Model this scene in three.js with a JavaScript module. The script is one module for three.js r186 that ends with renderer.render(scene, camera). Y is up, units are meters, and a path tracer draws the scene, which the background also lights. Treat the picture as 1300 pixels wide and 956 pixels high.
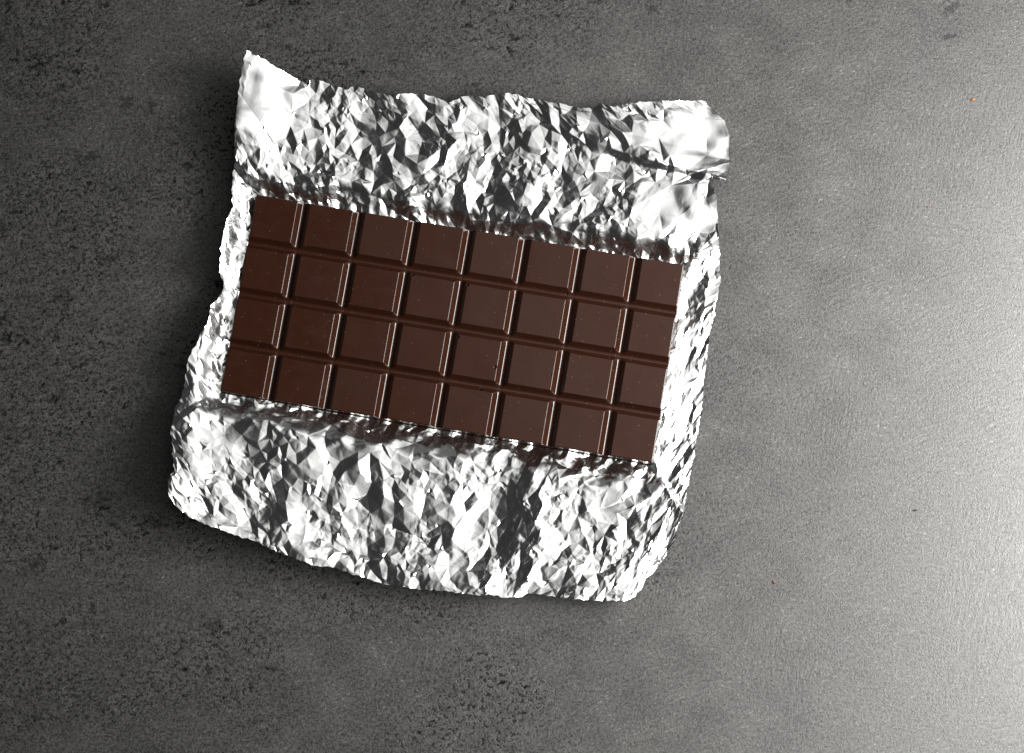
import * as THREE from 'three';
import { RoundedBoxGeometry } from 'three/addons/geometries/RoundedBoxGeometry.js';
import { RectAreaLightUniformsLib } from 'three/addons/lights/RectAreaLightUniformsLib.js';

// ---------------------------------------------------------------- camera, light, exposure
const scene = new THREE.Scene();
const EYE = new THREE.Vector3(0, 0.893, 0.118);
const FOV = 17.32;
const camera = new THREE.PerspectiveCamera(FOV, 1024 / 753, 0.05, 5);
camera.position.copy(EYE);
camera.up.set(0, 0, -1);
camera.lookAt(0, 0, 0);
camera.updateMatrixWorld(true);

scene.background = new THREE.Color(0.022, 0.0224, 0.0226);      // the dim studio round the table

RectAreaLightUniformsLib.init();
function panel(L, w, h, from, to = [0.06, 0, 0]) {                // a soft area light: radiance, width, height
  const l = new THREE.RectAreaLight(0xfffdfa, L, w, h);
  l.position.set(...from); l.lookAt(...to); scene.add(l);
}
// a softbox low and close on the right, bright in its middle and fading outwards, with the lit wall and ceiling behind it
for (const [L, reach, half, turn, z] of [[22, 0.45, 0.09, 40, -0.045], [9.9, 0.50, 0.185, 44, 0.10], [0.42, 0.66, 0.27, 50, -0.05], [0.32, 0.85, 0.49, 52, -0.06], [0.28, 1.0, 0.78, 52, -0.05], [0.16, 1.2, 1.24, 50, 0], [0.09, 1.5, 2.1, 40, 0]]) {
  const a = turn * Math.PI / 180;
  panel(L, L > 9 && L < 10 ? 0.34 : half * 3.0, half * 2, [0.02 + reach * Math.cos(a), reach * Math.sin(a), z]);
}
panel(0.10, 1.4, 0.6, [0.1, 0.55, -1.1], [0, 0, 0]);              // the far wall
panel(0.06, 1.2, 0.7, [-1.2, 0.7, 0.1], [0, 0, 0]);               // the wall on the left

const renderer = new THREE.WebGLRenderer({ antialias: true });
renderer.toneMapping = THREE.LinearToneMapping;
renderer.toneMappingExposure = 1.0;
renderer.shadowMap.enabled = true;
renderer.setSize(1024, 753);

// ---------------------------------------------------------------- helpers
const MM = 0.001;
function mulberry(a) { return () => { a |= 0; a = a + 0x6D2B79F5 | 0; let t = Math.imul(a ^ a >>> 15, 1 | a); t = t + Math.imul(t ^ t >>> 7, 61 | t) ^ t; return ((t ^ t >>> 14) >>> 0) / 4294967296; }; }
const clamp = (x, a, b) => x < a ? a : x > b ? b : x;
const lerp = (a, b, t) => a + (b - a) * t;
const smooth = (a, b, x) => { const t = clamp((x - a) / (b - a), 0, 1); return t * t * (3 - 2 * t); };
const smax = (a, b, k) => { const h = Math.max(k - Math.abs(a - b), 0) / k; return Math.max(a, b) + h * h * k * 0.25; };
const smin = (a, b, k) => -smax(-a, -b, k);
// gradient noise on a hashed lattice
const NT = 256, perm = new Uint8Array(NT * 2), gx = new Float32Array(NT), gy = new Float32Array(NT);
{ const r = mulberry(7), p = [...Array(NT).keys()];
  for (let i = NT - 1; i > 0; i--) { const j = Math.floor(r() * (i + 1)); [p[i], p[j]] = [p[j], p[i]]; }
  for (let i = 0; i < NT * 2; i++) perm[i] = p[i & 255];
  for (let i = 0; i < NT; i++) { const a = r() * Math.PI * 2; gx[i] = Math.cos(a); gy[i] = Math.sin(a); } }
function noise(x, y) {                                           // about -1 .. 1
  const fx = Math.floor(x), fy = Math.floor(y), X = fx & 255, Y = fy & 255; x -= fx; y -= fy;
  const u = x * x * x * (x * (x * 6 - 15) + 10), v = y * y * y * (y * (y * 6 - 15) + 10);
  const a = perm[perm[X] + Y], b = perm[perm[X + 1] + Y], c = perm[perm[X] + Y + 1], d = perm[perm[X + 1] + Y + 1];
  const n0 = gx[a] * x + gy[a] * y, n1 = gx[b] * (x - 1) + gy[b] * y, n2 = gx[c] * x + gy[c] * (y - 1), n3 = gx[d] * (x - 1) + gy[d] * (y - 1);
  return (n0 + (n1 - n0) * u + ((n2 + (n3 - n2) * u) - (n0 + (n1 - n0) * u)) * v) * 1.5;
}
const fbm = (x, y, n = 4) => { let s = 0, a = 0.55; for (let i = 0; i < n; i++) { s += a * noise(x, y); a *= 0.5; x = x * 2.03 + 17.3; y = y * 2.03 + 5.1; } return s; };
// where a measured spot of the 1300 x 956 photograph lies at height y above the table (metres)
const half = Math.tan(FOV / 2 * Math.PI / 180);
function spot(px, py, y = 0) {
  const d = new THREE.Vector3((px / 650 - 1) * half * 1300 / 956, (1 - py / 478) * half, -1).applyQuaternion(camera.quaternion);
  const t = (y - EYE.y) / d.y;
  return [EYE.x + d.x * t, EYE.z + d.z * t];
}
function tag(o, label, category, kind) { o.userData = kind ? { label, kind } : { label, category }; return o; }
function data(w, h, px, srgb) {
  const t = new THREE.DataTexture(px, w, h, THREE.RGBAFormat, THREE.UnsignedByteType);
  t.magFilter = THREE.LinearFilter; t.minFilter = THREE.LinearMipmapLinearFilter; t.generateMipmaps = true;
  t.wrapS = t.wrapT = THREE.MirroredRepeatWrapping;
  if (srgb) t.colorSpace = THREE.SRGBColorSpace;
  t.needsUpdate = true; return t;
}
const toSRGB = (c) => 255 * (c <= 0.0031308 ? 12.92 * c : 1.055 * Math.pow(c, 1 / 2.4) - 0.055);
function finish(m) { m.castShadow = m.receiveShadow = true; return m; }

// ---------------------------------------------------------------- the grey stone tabletop
{
  const W = 2048, H = 1536, col = new Uint8Array(W * H * 4), rel = new Uint8Array(W * H * 4), rgh = new Uint8Array(W * H * 4);
  const TW = 410, TH = 307.5, rnd = mulberry(31);
  // stains and worn hollows, where the photograph shows them
  const marks = [[75, 20, 13], [92, 10, 8], [35, 95, 15], [100, 130, 14], [20, 262, 20], [212, 183, 9], [240, 188, 8], [178, 690, 14], [250, 716, 12], [322, 852, 12], [52, 342, 12], [1258, 60, 10], [1256, 98, 7], [592, 44, 10], [520, 14, 12], [880, 58, 9], [728, 776, 6], [506, 768, 8], [130, 432, 12], [188, 380, 9], [60, 480, 11], [22, 600, 13], [120, 560, 9], [165, 250, 8], [425, 50, 9], [1130, 42, 9], [95, 770, 11], [700, 30, 8]].map(([px, py, r]) => { const [x, z] = spot(px, py); return [(x - 0.004) * 1000 + TW / 2, z * 1000 + TH / 2, r * 0.46]; });
  const stain = new Float32Array(W * H);
  for (const [mx, mz, r] of marks) {
    const i0 = Math.floor((mx - 2 * r) / TW * W), i1 = Math.ceil((mx + 2 * r) / TW * W), j0 = Math.floor((1 - (mz + 2 * r) / TH) * H), j1 = Math.ceil((1 - (mz - 2 * r) / TH) * H);
    for (let j = Math.max(0, j0); j < Math.min(H, j1); j++) for (let i = Math.max(0, i0); i < Math.min(W, i1); i++) {
      const x = (i + 0.5) / W * TW, z = (1 - (j + 0.5) / H) * TH, q = Math.hypot(x - mx, (z - mz) * 1.25) / r + 1.5 * fbm(x / 2.4 + mx, z / 2 + 5, 4);
      stain[j * W + i] = Math.max(stain[j * W + i], smooth(0.85, 0.35, q));
    }
  }
  for (let j = 0; j < H; j++) for (let i = 0; i < W; i++) {
    const x = (i + 0.5) / W * TW, z = (1 - (j + 0.5) / H) * TH;              // mm, z grows towards the viewer
    const broad = fbm(x / 70 + 3, z / 55 + 9, 3), cloud = fbm(x / 18 + 40, z / 15, 4);
    const rough = 0.9 * smooth(-0.34, 0.36, fbm(x / 60 + 11, z / 48 + 2, 3) + 0.30 - x / TW * 0.62) * smooth(0.78, 0.55, x / TW - 0.1 * z / TH);   // pitted patches, most on the left
    const dir = noise(x / 60 + 8, z / 60 + 5), w1 = smooth(-0.15, 0.25, dir), w2 = smooth(-0.05, -0.4, dir);
    const stroke = (c, s, o) => noise((c * x - s * z) / 3.6 + o, (s * x + c * z) / 0.6 + 50) * 0.6 + noise((c * x - s * z) / 8 + o, (s * x + c * z) / 1.1) * 0.5;
    const along = 0.96 * x - 0.28 * z, across = 0.28 * x + 0.96 * z;
    const trowel = (1 - w1 - w2 < 0 ? 0 : 1 - w1 - w2) * stroke(0.98, -0.2, 3) + w1 * stroke(0.93, 0.36, 9) + w2 * stroke(0.2, 0.98, 20);   // trowel strokes
    const upright = noise(x / 0.75 + 20, z / 3.2);
    const grain = noise(x / 0.55, z / 0.5), fine = rnd() - 0.5, mid = noise(x / 1.5 + 7, z / 1.35 + 3);
    const pitN = noise(x / 1.75 + 60, z / 1.5 + 4) * 0.62 + noise(x / 0.8 + 4, z / 0.75 + 60) * 0.5 + 0.35 * cloud;
    const pit = smooth(0.36, 0.56, pitN + rough * 0.22) * (0.12 + 0.88 * rough);
    const bigN = noise(x / 5.2 + 90, z / 4.4 + 33) + 0.45 * noise(x / 1.6, z / 1.6 + 80);
    const big = smooth(0.67, 0.86, bigN + rough * 0.12) * rough;
    const scuff = smooth(0.42, 0.9, trowel * 0.8 + cloud * 0.6) * (1 - rough * 0.6);
    const g2 = noise(x / 1.15 + 5, z / 0.95 + 71), n3 = noise(x / 0.72 + 15, z / 0.62 + 44);
    const speck = smooth(0.18, 0.55, n3 * 0.75 + g2 * 0.5 + 0.25 * cloud), fleck = smooth(0.5, 0.85, noise(along / 2.2 + 33, across / 0.5 + 8) + 0.3 * cloud);
    const mottle = noise(x / 3.4 + 31, z / 2.6 + 12) * 0.6 + g2 * 0.6 + n3 * 0.4;
    const st = stain[j * W + i] * (0.35 + 0.65 * smooth(-0.25, 0.3, n3 + g2 + 0.5 * grain));
    let a = 0.036 * (1 + 0.20 * broad + 0.26 * cloud + 0.5 * trowel + 0.2 * upright + 0.42 * g2 + 0.5 * n3 + 0.40 * grain + 0.15 * mid + 1.1 * fine + 0.7 * rough * mottle);
    a *= (1 - 0.66 * speck * (0.15 + 0.85 * rough) * smooth(-0.45, 0.25, noise(x / 9 + 3, z / 7 + 70))) * (1 + 1.6 * fleck * (1 - 0.6 * rough)) * (1 - 0.75 * st);
    a *= (1 - 0.68 * pit) * (1 - 0.72 * big); a += scuff * 0.02;
    a = clamp(a, 0.005, 0.4);
    const warm = 0.012 * broad, k = (j * W + i) * 4;
    col[k] = toSRGB(a * (1.0 + warm)); col[k + 1] = toSRGB(a * 0.995); col[k + 2] = toSRGB(a * (0.955 - warm)); col[k + 3] = 255;
    const h = 0.66 + 0.10 * trowel + 0.05 * upright + 0.05 * grain + 0.05 * n3 + 0.3 * fine - 0.42 * pit - 0.5 * big + 0.10 * fleck * (1 - 0.6 * rough) - 0.2 * speck * rough - 0.25 * st;
    rel[k] = rel[k + 1] = rel[k + 2] = clamp(h, 0, 1) * 255; rel[k + 3] = 255;
    const r = 0.425 - 0.05 * trowel + 0.10 * cloud + 0.05 * mid + 0.2 * pit + 0.2 * big - 0.06 * scuff + 0.12 * st;
    rgh[k] = rgh[k + 1] = rgh[k + 2] = clamp(r, 0.2, 1) * 255; rgh[k + 3] = 255 * clamp(1 - 0.8 * pit - 0.8 * big - 0.5 * st - 0.55 * speck * rough + 0.12 * g2 + 0.15 * fleck, 0.05, 1);   // dirt in the pits is dull
  }
  const rghTex = data(W, H, rgh);
  const m = new THREE.MeshPhysicalMaterial({ map: data(W, H, col, true), bumpMap: data(W, H, rel), bumpScale: 0.00014, roughnessMap: rghTex, specularIntensityMap: rghTex, roughness: 1, metalness: 0, specularIntensity: 1, ior: 1.65 });
  const g = new RoundedBoxGeometry(1.0, 0.03, 0.8, 4, 0.004), p = g.attributes.position, uv = new Float32Array(p.count * 2);
  for (let i = 0; i < p.count; i++) { uv[2 * i] = (p.getX(i) - 0.004 + p.getY(i)) / (TW * MM) + 0.5; uv[2 * i + 1] = -(p.getZ(i) + p.getY(i)) / (TH * MM) + 0.5; }
  g.setAttribute('uv', new THREE.BufferAttribute(uv, 2));
  const t = finish(new THREE.Mesh(g, m)); t.name = 'tabletop'; t.position.y = -0.015;
  tag(t, 'dark grey stone tabletop with fine grain, pits and trowel marks', null, 'structure');
  scene.add(t);
}

// ---------------------------------------------------------------- where the bar lies
const BAR_TURN = -9.45 * Math.PI / 180, BAR_L = 157.6, BAR_W = 73.2, BAR_H = 8.6, BAR_Y = 0.5;
const [barX, barZ] = spot(575.3, 416.0, (BAR_H + BAR_Y) * MM);
const bc = Math.cos(-BAR_TURN), bs = Math.sin(-BAR_TURN);

// ---------------------------------------------------------------- the crumpled foil sheet
function delaunay(P) {                                            // Bowyer-Watson over points sorted by x
  const n = P.length, all = P.concat([[-1e5, -1e5], [1e5, -1e5], [0, 2e5]]);
  const circ = (a, b, c) => {
    const [ax, ay] = all[a], bx = all[b][0] - ax, by = all[b][1] - ay, cx = all[c][0] - ax, cy = all[c][1] - ay, d = 2 * (bx * cy - by * cx) || 1e-12;
    const ux = (cy * (bx * bx + by * by) - by * (cx * cx + cy * cy)) / d, uy = (bx * (cx * cx + cy * cy) - cx * (bx * bx + by * by)) / d;
    return { a, b, c, x: ax + ux, y: ay + uy, r: ux * ux + uy * uy };
  };
  let open = [circ(n, n + 1, n + 2)]; const done = [];
  const order = [...Array(n).keys()].sort((i, j) => P[i][0] - P[j][0]);
  for (const i of order) {
    const [x, y] = P[i], keep = [], edges = new Map();
    for (const t of open) {
      const dx = x - t.x, dy = y - t.y;
      if (dx > 0 && dx * dx > t.r) { done.push(t); continue; }
      if (dx * dx + dy * dy > t.r) { keep.push(t); continue; }
      for (const [p, q] of [[t.a, t.b], [t.b, t.c], [t.c, t.a]]) { const k = p < q ? p * 1e5 + q : q * 1e5 + p; edges.set(k, edges.has(k) ? null : [p, q]); }
    }
    open = keep;
    for (const e of edges.values()) if (e) open.push(circ(e[0], e[1], i));
  }
  return done.concat(open).filter((t) => t.a < n && t.b < n && t.c < n);
}
function facets(w, h, P, T, out, gain, belly = () => 0) {                          // plane facets, one height per cell of the w x h sheet
  for (const t of T) {
    const [x0, y0, h0] = P[t.a], [x1, y1, h1] = P[t.b], [x2, y2, h2] = P[t.c], d = (y1 - y2) * (x0 - x2) + (x2 - x1) * (y0 - y2);
    if (Math.abs(d) < 1e-9) continue;
    const puff = belly(Math.sqrt(Math.abs(d)));
    const ia = Math.max(0, Math.ceil(Math.min(x0, x1, x2))), ib = Math.min(w - 1, Math.floor(Math.max(x0, x1, x2)));
    const ja = Math.max(0, Math.ceil(Math.min(y0, y1, y2))), jb = Math.min(h - 1, Math.floor(Math.max(y0, y1, y2)));
    for (let j = ja; j <= jb; j++) for (let i = ia; i <= ib; i++) {
      const l0 = ((y1 - y2) * (i - x2) + (x2 - x1) * (j - y2)) / d, l1 = ((y2 - y0) * (i - x2) + (x0 - x2) * (j - y2)) / d, l2 = 1 - l0 - l1;
      if (l0 < -1e-6 || l1 < -1e-6 || l2 < -1e-6) continue;
      out[j * w + i] = (l0 * h0 + l1 * h1 + l2 * h2 + 27 * l0 * l1 * l2 * puff) * gain;
    }
  }
}
{
  // outline of the sheet as measured, clockwise from the far left corner
  const top = [[314, 70], [332, 78], [351, 88], [370, 98], [391, 107], [394, 99], [411, 103], [425, 110], [441, 115], [452, 110], [470, 116], [486, 121], [505, 121], [533, 119], [552, 124], [571, 131], [585, 125], [596, 121], [612, 124], [630, 121], [648, 119], [668, 124], [690, 127], [712, 131], [735, 135], [752, 136], [764, 130], [780, 134], [800, 130], [835, 127], [865, 126], [893, 125]];
  const right = [[893, 125], [909, 139], [920, 149], [927, 163], [928, 190], [926, 222], [921, 229], [904, 220], [903, 231], [911, 250], [913, 275], [914, 300], [916, 320], [914, 335], [915, 352], [910, 378], [908, 402], [903, 420], [899, 445], [896, 478], [893, 510], [888, 545], [882, 585], [875, 612], [871, 636], [867, 655], [860, 668], [855, 690], [845, 704], [838, 714]];
  const bottom = [[218, 631], [226, 643], [241, 655], [263, 667], [285, 675], [301, 682], [325, 688], [346, 698], [371, 707], [398, 718], [421, 720], [450, 730], [478, 738], [505, 745], [540, 749], [575, 752], [610, 756], [632, 756], [638, 759], [664, 758], [668, 753], [690, 756], [716, 760], [745, 762], [770, 763], [795, 763], [806, 758], [816, 746], [817, 736], [830, 729], [838, 714]];
  const left = [[314, 70], [308, 93], [304, 116], [301, 139], [298, 170], [298, 205], [295, 225], [294, 243], [294, 262], [288, 276], [283, 298], [281, 320], [279, 345], [284, 360], [281, 372], [267, 388], [264, 408], [256, 420], [250, 436], [240, 455], [235, 480], [230, 505], [222, 518], [218, 550], [220, 572], [223, 590], [225, 603], [216, 612], [218, 631]];
  const NU = 980, NV = 910, rnd = mulberry(2024);
  const sample = (pts, n) => {
    const L = [0]; for (let i = 1; i < pts.length; i++) L.push(L[i - 1] + Math.hypot(pts[i][0] - pts[i - 1][0], pts[i][1] - pts[i - 1][1]));
    const out = []; let k = 0;
    for (let i = 0; i < n; i++) { const s = i / (n - 1) * L[L.length - 1]; while (k < pts.length - 2 && L[k + 1] < s) k++; const f = clamp((s - L[k]) / (L[k + 1] - L[k]), 0, 1), e = (i === 0 || i === n - 1) ? 0 : 1;
      out.push([lerp(pts[k][0], pts[k + 1][0], f) + e * 1.6 * noise(s / 7 + 3, pts[0][0]), lerp(pts[k][1], pts[k + 1][1], f) + e * 1.6 * noise(s / 7 + 60, pts[0][1])]); }
    return out;
  };
  const T = sample(top, NU), B = sample(bottom, NU), Lf = sample(left, NV), R = sample(right, NV);
  const X = new Float32Array(NU * NV), Z = new Float32Array(NU * NV), PX = new Float32Array(NU * NV), PY = new Float32Array(NU * NV);
  const soften = (A, w) => A.map((p, i) => { let x = 0, y = 0; const m = Math.min(w, i, A.length - 1 - i); for (let k = -m; k <= m; k++) { x += A[i + k][0]; y += A[i + k][1]; } return [x / (2 * m + 1), y / (2 * m + 1)]; });
  const [Ts, Bs, Ls, Rs] = [soften(soften(T, 50), 50), soften(soften(B, 50), 50), soften(soften(Lf, 50), 50), soften(soften(R, 50), 50)];
  for (let j = 0; j < NV; j++) for (let i = 0; i < NU; i++) {
    const u = i / (NU - 1), v = j / (NV - 1), k = j * NU + i, near = (t) => Math.max(0, 1 - t * 11) ** 2;
    const q = [0, 1].map((c) => (1 - v) * Ts[i][c] + v * Bs[i][c] + (1 - u) * Ls[j][c] + u * Rs[j][c] - ((1 - u) * (1 - v) * T[0][c] + u * (1 - v) * T[NU - 1][c] + (1 - u) * v * B[0][c] + u * v * B[NU - 1][c])
      + near(v) * (T[i][c] - Ts[i][c]) + near(1 - v) * (B[i][c] - Bs[i][c]) + near(u) * (Lf[j][c] - Ls[j][c]) + near(1 - u) * (R[j][c] - Rs[j][c]));
    PX[k] = q[0]; PY[k] = q[1];
    const [x, z] = spot(q[0], q[1], 0.007 + 0.005 * smooth(480, 300, q[0])); X[k] = x * 1000; Z[k] = z * 1000;      // mm
  }
  // creases: hubs strewn at uneven spacing, joined into plane facets
  const cell = 0.212;                                               // mm per cell, about
  const scatter = (count, spacing, height) => {
    const P = [], bins = new Map(), B0 = 11, key = (x, y) => Math.floor(x / B0) * 4096 + Math.floor(y / B0);
    for (let n = 0; n < count; n++) {
      const x = (rnd() * 1.16 - 0.08) * NU, y = (rnd() * 1.16 - 0.08) * NV, s = spacing(clamp(x, 0, NU - 1), clamp(y, 0, NV - 1)) / cell;
      let ok = true; const reach = Math.ceil(s / B0);
      for (let a = -reach; a <= reach && ok; a++) for (let b = -reach; b <= reach && ok; b++) { const l = bins.get(key(x + a * B0, y + b * B0)); if (l) for (const p of l) if ((p[0] - x) ** 2 + (p[1] - y) ** 2 < s * s) { ok = false; break; } }
      if (!ok) continue;
      const p = [x, y, height(x, y, s * cell)]; P.push(p);
      const k = key(x, y); bins.has(k) ? bins.get(k).push(p) : bins.set(k, [p]);
    }
    return P;
  };
  const at = (A, x, y) => A[clamp(Math.round(y), 0, NV - 1) * NU + clamp(Math.round(x), 0, NU - 1)];
  const calm = (px, py) => Math.max(smooth(70, 25, Math.hypot((px - 325), (py - 118) * 0.9)), smooth(62, 20, Math.hypot(px - 890, py - 168)), 0.8 * smooth(50, 15, Math.hypot((px - 870) * 0.7, (py - 255))));
  const busy = (px, py) => clamp(0.45 + 1.7 * fbm(px / 62 + 5, py / 62 + 2, 2) + 0.4 * smooth(720, 840, px) * smooth(620, 700, py), 0, 1);
  const rim = (px, py) => Math.max(smooth(850, 880, px) * smooth(320, 350, py), smooth(310, 270, px) * smooth(230, 260, py));
  const HA = new Float32Array(NU * NV), HB = new Float32Array(NU * NV), HC = new Float32Array(NU * NV), HH = new Float32Array(NU * NV);
  // hubs where many creases meet, tight round each hub and wide between them
  const hubs = scatter(9000, (x, y) => { const px = at(PX, x, y), py = at(PY, x, y); return lerp(lerp(lerp(11, 5, busy(px, py)), 20, calm(px, py)), 5, rim(px, py)); }, (x, y, s) => (rnd() * 2 - 1) * s * 0.13);
  facets(NU, NV, hubs, delaunay(hubs), HH, 1);
  const toHub = (x, y) => { let d = 1e9; for (const h of hubs) { const e = (h[0] - x) ** 2 + (h[1] - y) ** 2; if (e < d) d = e; } return Math.sqrt(d) * cell; };
  const PA = hubs.map(([x, y, h]) => [x, y, h + (rnd() < 0.5 ? -0.35 : 0.35)]);
  PA.push(...scatter(52000, (x, y) => {
    const px = at(PX, x, y), py = at(PY, x, y), b = busy(px, py), c = calm(px, py);
    return lerp(lerp(0.95, 0.75, b), lerp(lerp(lerp(4.2, 1.8, b), 10, c), 2.8, rim(px, py)), smooth(lerp(0.3, 1.0, b), lerp(3.6, 4.4, b), toHub(x, y)) * 0.97 + 0.03);
  }, (x, y, s) => at(HH, x, y) + (rnd() < 0.5 ? -1 : 1) * (0.3 + 0.7 * rnd()) * s * 0.155).filter(([x, y]) => hubs.every((h) => (h[0] - x) ** 2 + (h[1] - y) ** 2 > 6)));
  facets(NU, NV, PA, delaunay(PA), HA, 1, (size) => (rnd() * 2 - 1) * 0.017 * size * cell);
  const PB = scatter(42000, () => 1.7, (x, y, s) => (rnd() * 2 - 1) * s * 0.10);
  facets(NU, NV, PB, delaunay(PB), HB, 1, (size) => (rnd() * 2 - 1) * 0.02 * size * cell);
  const PC = scatter(3000, () => 17, (x, y, s) => (rnd() * 2 - 1) * 1.5);
  facets(NU, NV, PC, delaunay(PC), HC, 1);

  const pos = new Float32Array(NU * NV * 3), uv = new Float32Array(NU * NV * 2);
  for (let j = 0; j < NV; j++) for (let i = 0; i < NU; i++) {
    const k = j * NU + i, k1 = Math.max(0, j - 170) * NU + Math.max(0, i - 60), k2 = Math.max(0, j - 40) * NU + Math.min(NU - 1, i + 190);
    const x = X[k] + 0.35 * HA[k1] + 0.25 * HB[k1], z = Z[k] + 0.35 * HA[k2] + 0.25 * HB[k2], px = PX[k], py = PY[k];
    const dx = x - barX * 1000, dz = z - barZ * 1000, a = bc * dx + bs * dz, b = -bs * dx + bc * dz;   // along and across the bar
    const da = Math.abs(a) - BAR_L / 2, db = Math.abs(b) - BAR_W / 2, d = Math.max(da, db) > 0 ? Math.hypot(Math.max(da, 0), Math.max(db, 0)) : Math.max(da, db);
    const wob = 1.6 * fbm(a / 14 + 3, b / 14 + 1, 2);
    // the sheet turns up where it was folded round the bar, then lies loose in swells
    const side = smooth(-2, 2, da - db), sgn = a < 0 ? 1 : -1;
    const foot = lerp(2.5, 3.1, side) + 0.8 * fbm(a / 5 + 9, b / 9, 2) + 1.3 * wob * 0.6 + (sgn < 0 ? 1.2 * side : 0);                // pressed up against the sides of the bar
    const far = lerp(b < 0 ? 6.6 : 7.6, sgn > 0 ? 5.0 : 2.6, side), run = lerp((b < 0 ? 9.5 : 12) + 5 * fbm(a / 9 + 20, b / 30, 2), 9, side);
    const free = smooth(-0.3, 0.2, d);
    let y = 0.25 + free * (foot - 0.25) + (far - foot) * smooth(0.3, run + 2.2 * wob, d);
    y += free * 1.6 * fbm(x / 34 + 1, z / 30 + 8, 2) * smooth(4, 18, d);
    y += 2.6 * clamp((400 - px) / 100, 0, 1) * smooth(235, 140, py) + 2.2 * clamp(1 - Math.hypot(px - 306, py - 75) / 60, 0, 1);                       // far left corner curls up
    y += 3.0 * smooth(60, 0, px - 275 + (py - 330) * 0.22) * smooth(3, 10, d);      // lifted left rim
    y += 5.0 * smooth(110, 20, Math.hypot(px - 230, (py - 645))) * smooth(2, 12, d); // near left corner
    y += 2.6 * smooth(34, 0, 757 - py - (650 - px) * 0.2) * smooth(700, 560, px);
    y += free * 4.0 * smooth(640, 240, px);
    y -= 1.0 * smooth(845, 905, px) * smooth(240, 330, py);                          // right rim lies low
    y -= 3.0 * smooth(780, 850, px) * smooth(690, 760, py);
    const fold = (py - 190) - (px - 780) * 0.26;                                    // roll in the far right corner
    y += smooth(735, 800, px) * 1.7 * smooth(11, -1, fold) * smooth(-40, -6, fold) - 2.6 * smooth(835, 930, px) * smooth(240, 200, py);
    const c = calm(px, py), amp = free * lerp(1, 0.5, c) * lerp(1, lerp(1.1, 1.0, side), smooth(9, 5, d));
    y += amp * HA[k] + free * ((0.2 + 0.8 * smooth(0.35, 0.95, busy(px + 200, py + 90))) * lerp(1, 0.1, c) + 0.9 * smooth(9, 5, d)) * HB[k] + free * smooth(3, 11, d) * lerp(1, 0.4, c) * HC[k];
    y += free * lerp(0.06, 0.75, c) * noise(x / 8.5 + 4.3, z / 6.5 + 40);
    y = smax(y, 0.2, 0.9);
    if (d < -0.25) y = Math.min(y, 0.45);
    pos[3 * k] = x * MM; pos[3 * k + 1] = y * MM; pos[3 * k + 2] = z * MM; uv[2 * k] = x * MM; uv[2 * k + 1] = -z * MM;
  }
  const idx = new Uint32Array((NU - 1) * (NV - 1) * 6); let n = 0;
  for (let j = 0; j < NV - 1; j++) for (let i = 0; i < NU - 1; i++) {
    const p = j * NU + i, q = p + 1, r = p + NU, s = r + 1;
    if ((i + j) & 1) { idx[n++] = p; idx[n++] = r; idx[n++] = q; idx[n++] = q; idx[n++] = r; idx[n++] = s; }
    else { idx[n++] = p; idx[n++] = r; idx[n++] = s; idx[n++] = p; idx[n++] = s; idx[n++] = q; }
  }
  const g = new THREE.BufferGeometry();
  g.setAttribute('position', new THREE.BufferAttribute(pos, 3)); g.setAttribute('uv', new THREE.BufferAttribute(uv, 2)); g.setIndex(new THREE.BufferAttribute(idx, 1));
  g.computeVertexNormals();
  const m = new THREE.MeshPhysicalMaterial({ color: new THREE.Color(0.90, 0.912, 0.915), metalness: 1, roughness: 0.2, side: THREE.DoubleSide });
  const o = finish(new THREE.Mesh(g, m)); o.name = 'foil_wrapper';
  tag(o, 'crumpled silver foil sheet spread open under the chocolate bar', 'foil');
  scene.add(o);
}

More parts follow.
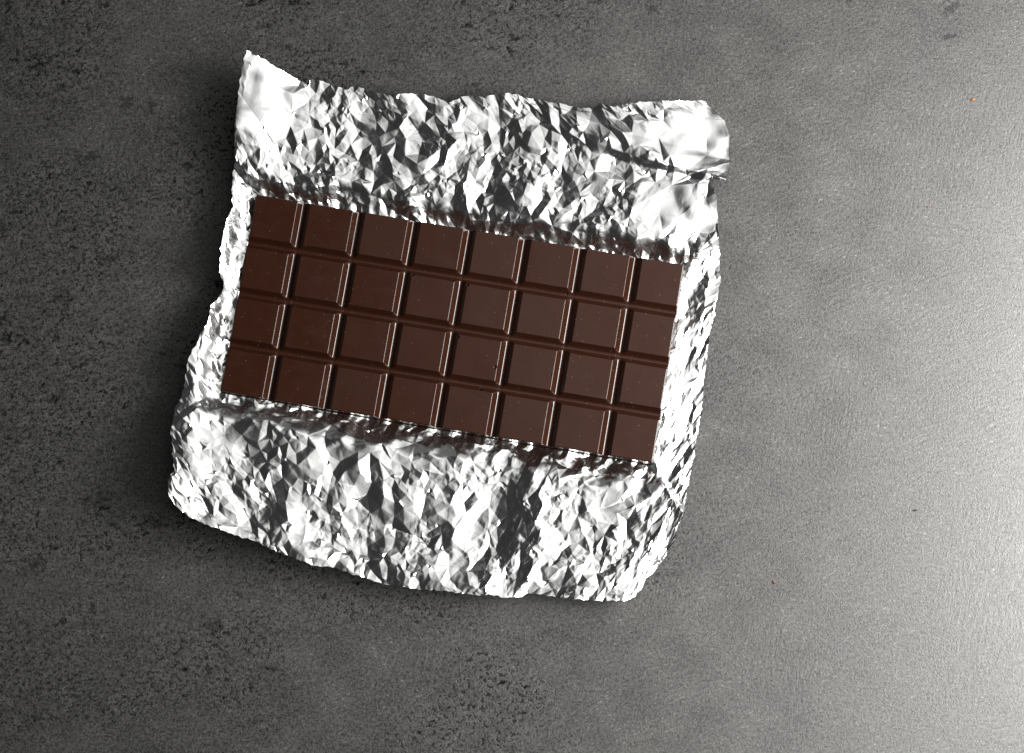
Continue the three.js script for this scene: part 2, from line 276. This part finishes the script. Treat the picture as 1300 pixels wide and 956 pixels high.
// ---------------------------------------------------------------- the chocolate bar
{
  const S = 1024, col = new Uint8Array(S * S * 4), bump = new Uint8Array(S * S * 4), rg = new Uint8Array(S * S * 4), rnd = mulberry(5);
  for (let j = 0; j < S; j++) for (let i = 0; i < S; i++) {
    const x = i / S * 80, z = j / S * 80, k = (j * S + i) * 4;                    // 80 mm square
    const h = 0.5 + 0.22 * fbm(x / 6, z / 6, 4) + 0.05 * (rnd() - 0.5);
    const r = 0.13 + 0.06 * fbm(x / 4 + 9, z / 4, 4) + 0.10 * smooth(0.1, 0.5, fbm(x / 16 + 30, z / 13 + 9, 3)) + 0.05 * smooth(0.3, 0.7, noise(x / 11, z / 2.5)) + 0.03 * (rnd() - 0.5);
    const bloom = 1 + 0.10 * fbm(x / 10 + 70, z / 10, 3);
    col[k] = toSRGB(0.0235 * bloom); col[k + 1] = toSRGB(0.0080 * bloom); col[k + 2] = toSRGB(0.0043 * bloom); col[k + 3] = 255;
    bump[k] = bump[k + 1] = bump[k + 2] = clamp(h, 0, 1) * 255; bump[k + 3] = 255;
    rg[k] = rg[k + 1] = rg[k + 2] = clamp(r, 0, 1) * 255; rg[k + 3] = 255;
  }
  for (let n = 0; n < 420; n++) {                                 // specks of pale dust and bloom
    const cx = rnd() * S, cy = rnd() * S, r = 0.8 + 2.2 * rnd() * rnd(), v = 0.02 + 0.08 * rnd();
    for (let j = Math.floor(cy - r); j <= cy + r; j++) for (let i = Math.floor(cx - r); i <= cx + r; i++) if (Math.hypot(i - cx, j - cy) < r) {
      const k = (((j + S) % S) * S + (i + S) % S) * 4; col[k] = toSRGB(v * 1.1); col[k + 1] = toSRGB(v * 0.8); col[k + 2] = toSRGB(v * 0.7);
    }
  }
  const tb = data(S, S, bump), tr = data(S, S, rg), tc = data(S, S, col, true);
  for (const t of [tb, tr, tc]) t.repeat.set(12.5, 12.5);
  const choc = new THREE.MeshPhysicalMaterial({ color: new THREE.Color(1, 1, 1), map: tc, roughness: 1, roughnessMap: tr, bumpMap: tb, bumpScale: 0.00004, ior: 1.5 });

  const bar = new THREE.Group(); bar.name = 'chocolate_bar';
  bar.position.set(barX, BAR_Y * MM, barZ); bar.rotation.y = BAR_TURN;
  tag(bar, 'dark chocolate bar of thirty two squares lying on the opened foil', 'chocolate bar');
  scene.add(bar);

  const baseG = new RoundedBoxGeometry((BAR_L + 0.2) * MM, 4.3 * MM, (BAR_W + 0.2) * MM, 4, 0.5 * MM);
  { const p = baseG.attributes.position, uv = baseG.attributes.uv; for (let i = 0; i < p.count; i++) uv.setXY(i, p.getX(i), p.getZ(i)); }
  const base = finish(new THREE.Mesh(baseG, choc)); base.name = 'base'; base.position.y = 2.15 * MM; bar.add(base);

  // one side of a square, from the middle outwards: [distance from the end of the cell, drop]; a round bottom, a straight slope, a rounded brim
  function groove(hw, steep = 50) {
    const R = hw * 0.46, q = steep * Math.PI / 180, r = 0.27, run = hw - (R + r) * Math.sin(q), out = [];
    for (let n = 0; n <= 10; n++) { const f = n / 10 * q; out.push([R * Math.sin(f), R * (1 - Math.cos(f))]); }
    const [t1, h1] = out[10]; for (let n = 1; n <= 3; n++) out.push([t1 + run * n / 3, h1 + run * Math.tan(q) * n / 3]);
    const t2 = t1 + run, h2 = h1 + run * Math.tan(q), D = h2 + r * (1 - Math.cos(q));
    for (let n = 7; n >= 0; n--) { const f = n / 8 * q; out.push([hw - r * Math.sin(f), D - r * (1 - Math.cos(f))]); }
    return out.map(([t, h]) => [t, D - h]).reverse();
  }
  function rim() {
    const out = [[0.75, 0]], r = 0.45;
    for (let n = 0; n <= 6; n++) { const f = n / 6 * 1.42; out.push([r * (1 - Math.sin(f)), r * (1 - Math.cos(f))]); }
    out.push([-0.03, 1.6], [-0.06, 4.5]); return out;
  }
  const holes = [[524, 349, 0.42], [575, 356, 0.3], [629, 466, 0.42], [446, 361, 0.25], [594, 362, 0.35], [582, 428, 0.35], [610, 494, 0.4], [720, 372, 0.3], [390, 402, 0.22], [700, 476, 0.25]].map(([px, py, r]) => {
    const [x, z] = spot(px, py, (BAR_H + BAR_Y) * MM), dx = (x - barX) * 1000, dz = (z - barZ) * 1000;
    return [bc * dx + bs * dz, -bs * dx + bc * dz, r * 1.4];
  });
  function axis(lo, hi, gLo, gHi, extra) {
    const a = gLo.map(([t, d]) => [lo + t, d]).reverse(), b = gHi.map(([t, d]) => [hi - t, d]);
    const p0 = a[a.length - 1][0], p1 = b[0][0], mid = [];
    for (let n = 1; n < 8; n++) mid.push([lerp(p0, p1, n / 8), 0]);
    const list = [...a, ...mid, ...b];
    const dropAt = (p) => { for (let n = 1; n < list.length; n++) if (p <= list[n][0]) { const f = (p - list[n - 1][0]) / (list[n][0] - list[n - 1][0]); return lerp(list[n - 1][1], list[n][1], f); } return 0; };
    const add = []; for (const [c, r] of extra) for (let n = -5; n <= 5; n++) { const p = c + n / 5 * r * 1.5; if (p > lo && p < hi) add.push([p, dropAt(p)]); }
    return [...list, ...add].sort((p, q) => p[0] - q[0]).filter((p, n, l) => !n || p[0] - l[n - 1][0] > 0.012 || p[1] - l[n - 1][1] > 0.3 || l[n - 1][1] - p[1] > 0.3);
  }
  const endL = 17.6, pitL = 20.4, endW = 17.7, pitW = 18.9, rnd2 = mulberry(77);
  const edge = (n, last, end, pit, total) => n === 0 ? -total / 2 : n === last ? total / 2 : -total / 2 + end + (n - 1) * pit;
  for (let r = 0; r < 4; r++) for (let c = 0; c < 8; c++) {
    const x0 = edge(c, 8, endL, pitL, BAR_L), x1 = edge(c + 1, 8, endL, pitL, BAR_L), z0 = edge(r, 4, endW, pitW, BAR_W), z1 = edge(r + 1, 4, endW, pitW, BAR_W);
    const mine = holes.filter(([x, z]) => x > x0 && x < x1 && z > z0 && z < z1);
    const A = axis(x0, x1, c === 0 ? rim() : groove(2.5), c === 7 ? rim() : groove(2.5), mine.map((h) => [h[0], h[2]]));
    const C = axis(z0, z1, r === 0 ? rim() : groove(2.35, 60), r === 3 ? rim() : groove(2.35, 60), mine.map((h) => [h[1], h[2]]));
    const cx = (x0 + x1) / 2, cz = (z0 + z1) / 2, tx = (rnd2() - 0.5) * 0.024, tz = (rnd2() - 0.5) * 0.024, na = A.length, nc = C.length;
    const P = [], U = [], I = [];
    for (const [z, dz] of C) for (const [x, dx] of A) {
      const drop = Math.pow(Math.pow(dx, 9) + Math.pow(dz, 9), 1 / 9);
      let y = BAR_H - drop;
      const flat = smooth(1.2, 0, drop);
      y += flat * (tx * (x - cx) + tz * (z - cz) + 0.03 * noise(x / 9 + 2, z / 9 + 5));
      for (const h of mine) { const q = Math.hypot(x - h[0], z - h[1]) / h[2]; y -= 1.5 * h[2] * smooth(1.05, 0.55, q); y += 0.05 * smooth(1.5, 1.15, q) * smooth(0.9, 1.1, q); }
      P.push((x - cx) * MM, y * MM, (z - cz) * MM); U.push(x * MM, -z * MM);
    }
    for (let j = 0; j < nc - 1; j++) for (let i = 0; i < na - 1; i++) { const p = j * na + i; I.push(p, p + na, p + 1, p + 1, p + na, p + na + 1); }
    const g = new THREE.BufferGeometry();
    g.setAttribute('position', new THREE.Float32BufferAttribute(P, 3)); g.setAttribute('uv', new THREE.Float32BufferAttribute(U, 2)); g.setIndex(I); g.computeVertexNormals();
    const sq = finish(new THREE.Mesh(g, choc)); const num = r * 8 + c;
    sq.name = num ? 'square_' + String(num).padStart(3, '0') : 'square'; sq.position.set(cx * MM, 0, cz * MM); bar.add(sq);
  }
}

// ---------------------------------------------------------------- crumbs on the table
function crumb(name, px, py, size, rgb, turn, label, seed) {
  const g = new THREE.IcosahedronGeometry(1, 2), p = g.attributes.position;
  for (let i = 0; i < p.count; i++) { const v = new THREE.Vector3().fromBufferAttribute(p, i), s = 1 + 0.45 * noise(v.x * 1.3 + seed, v.y * 1.3 + v.z * 1.7); p.setXYZ(i, v.x * s * size[0] * MM, v.y * s * size[1] * MM, v.z * s * size[2] * MM); }
  g.computeVertexNormals();
  const o = finish(new THREE.Mesh(g, new THREE.MeshStandardMaterial({ color: new THREE.Color(...rgb), roughness: 0.6 })));
  const [x, z] = spot(px, py); o.name = name; o.position.set(x, size[1] * 0.75 * MM, z); o.rotation.y = turn;
  tag(o, label, 'crumb'); scene.add(o);
}
crumb('crumb', 1235.5, 126.5, [0.85, 0.4, 0.5], [0.20, 0.085, 0.03], 0.2, 'tiny orange brown crumb on the tabletop near its far right corner', 1);
crumb('crumb_001', 1178, 263, [0.4, 0.25, 0.45], [0.14, 0.06, 0.04], 0.9, 'tiniest reddish crumb on the tabletop, right of the foil, level with the far bar edge', 2);
crumb('crumb_002', 983, 739, [0.6, 0.4, 0.65], [0.12, 0.045, 0.03], 0.4, 'tiny reddish brown crumb on the tabletop beyond the near right corner of the foil', 3);
crumb('crumb_003', 1162, 648, [0.85, 0.25, 0.32], [0.012, 0.009, 0.008], 0.1, 'thin dark sliver of chocolate lying on the palest part of the tabletop', 4);

renderer.render(scene, camera);
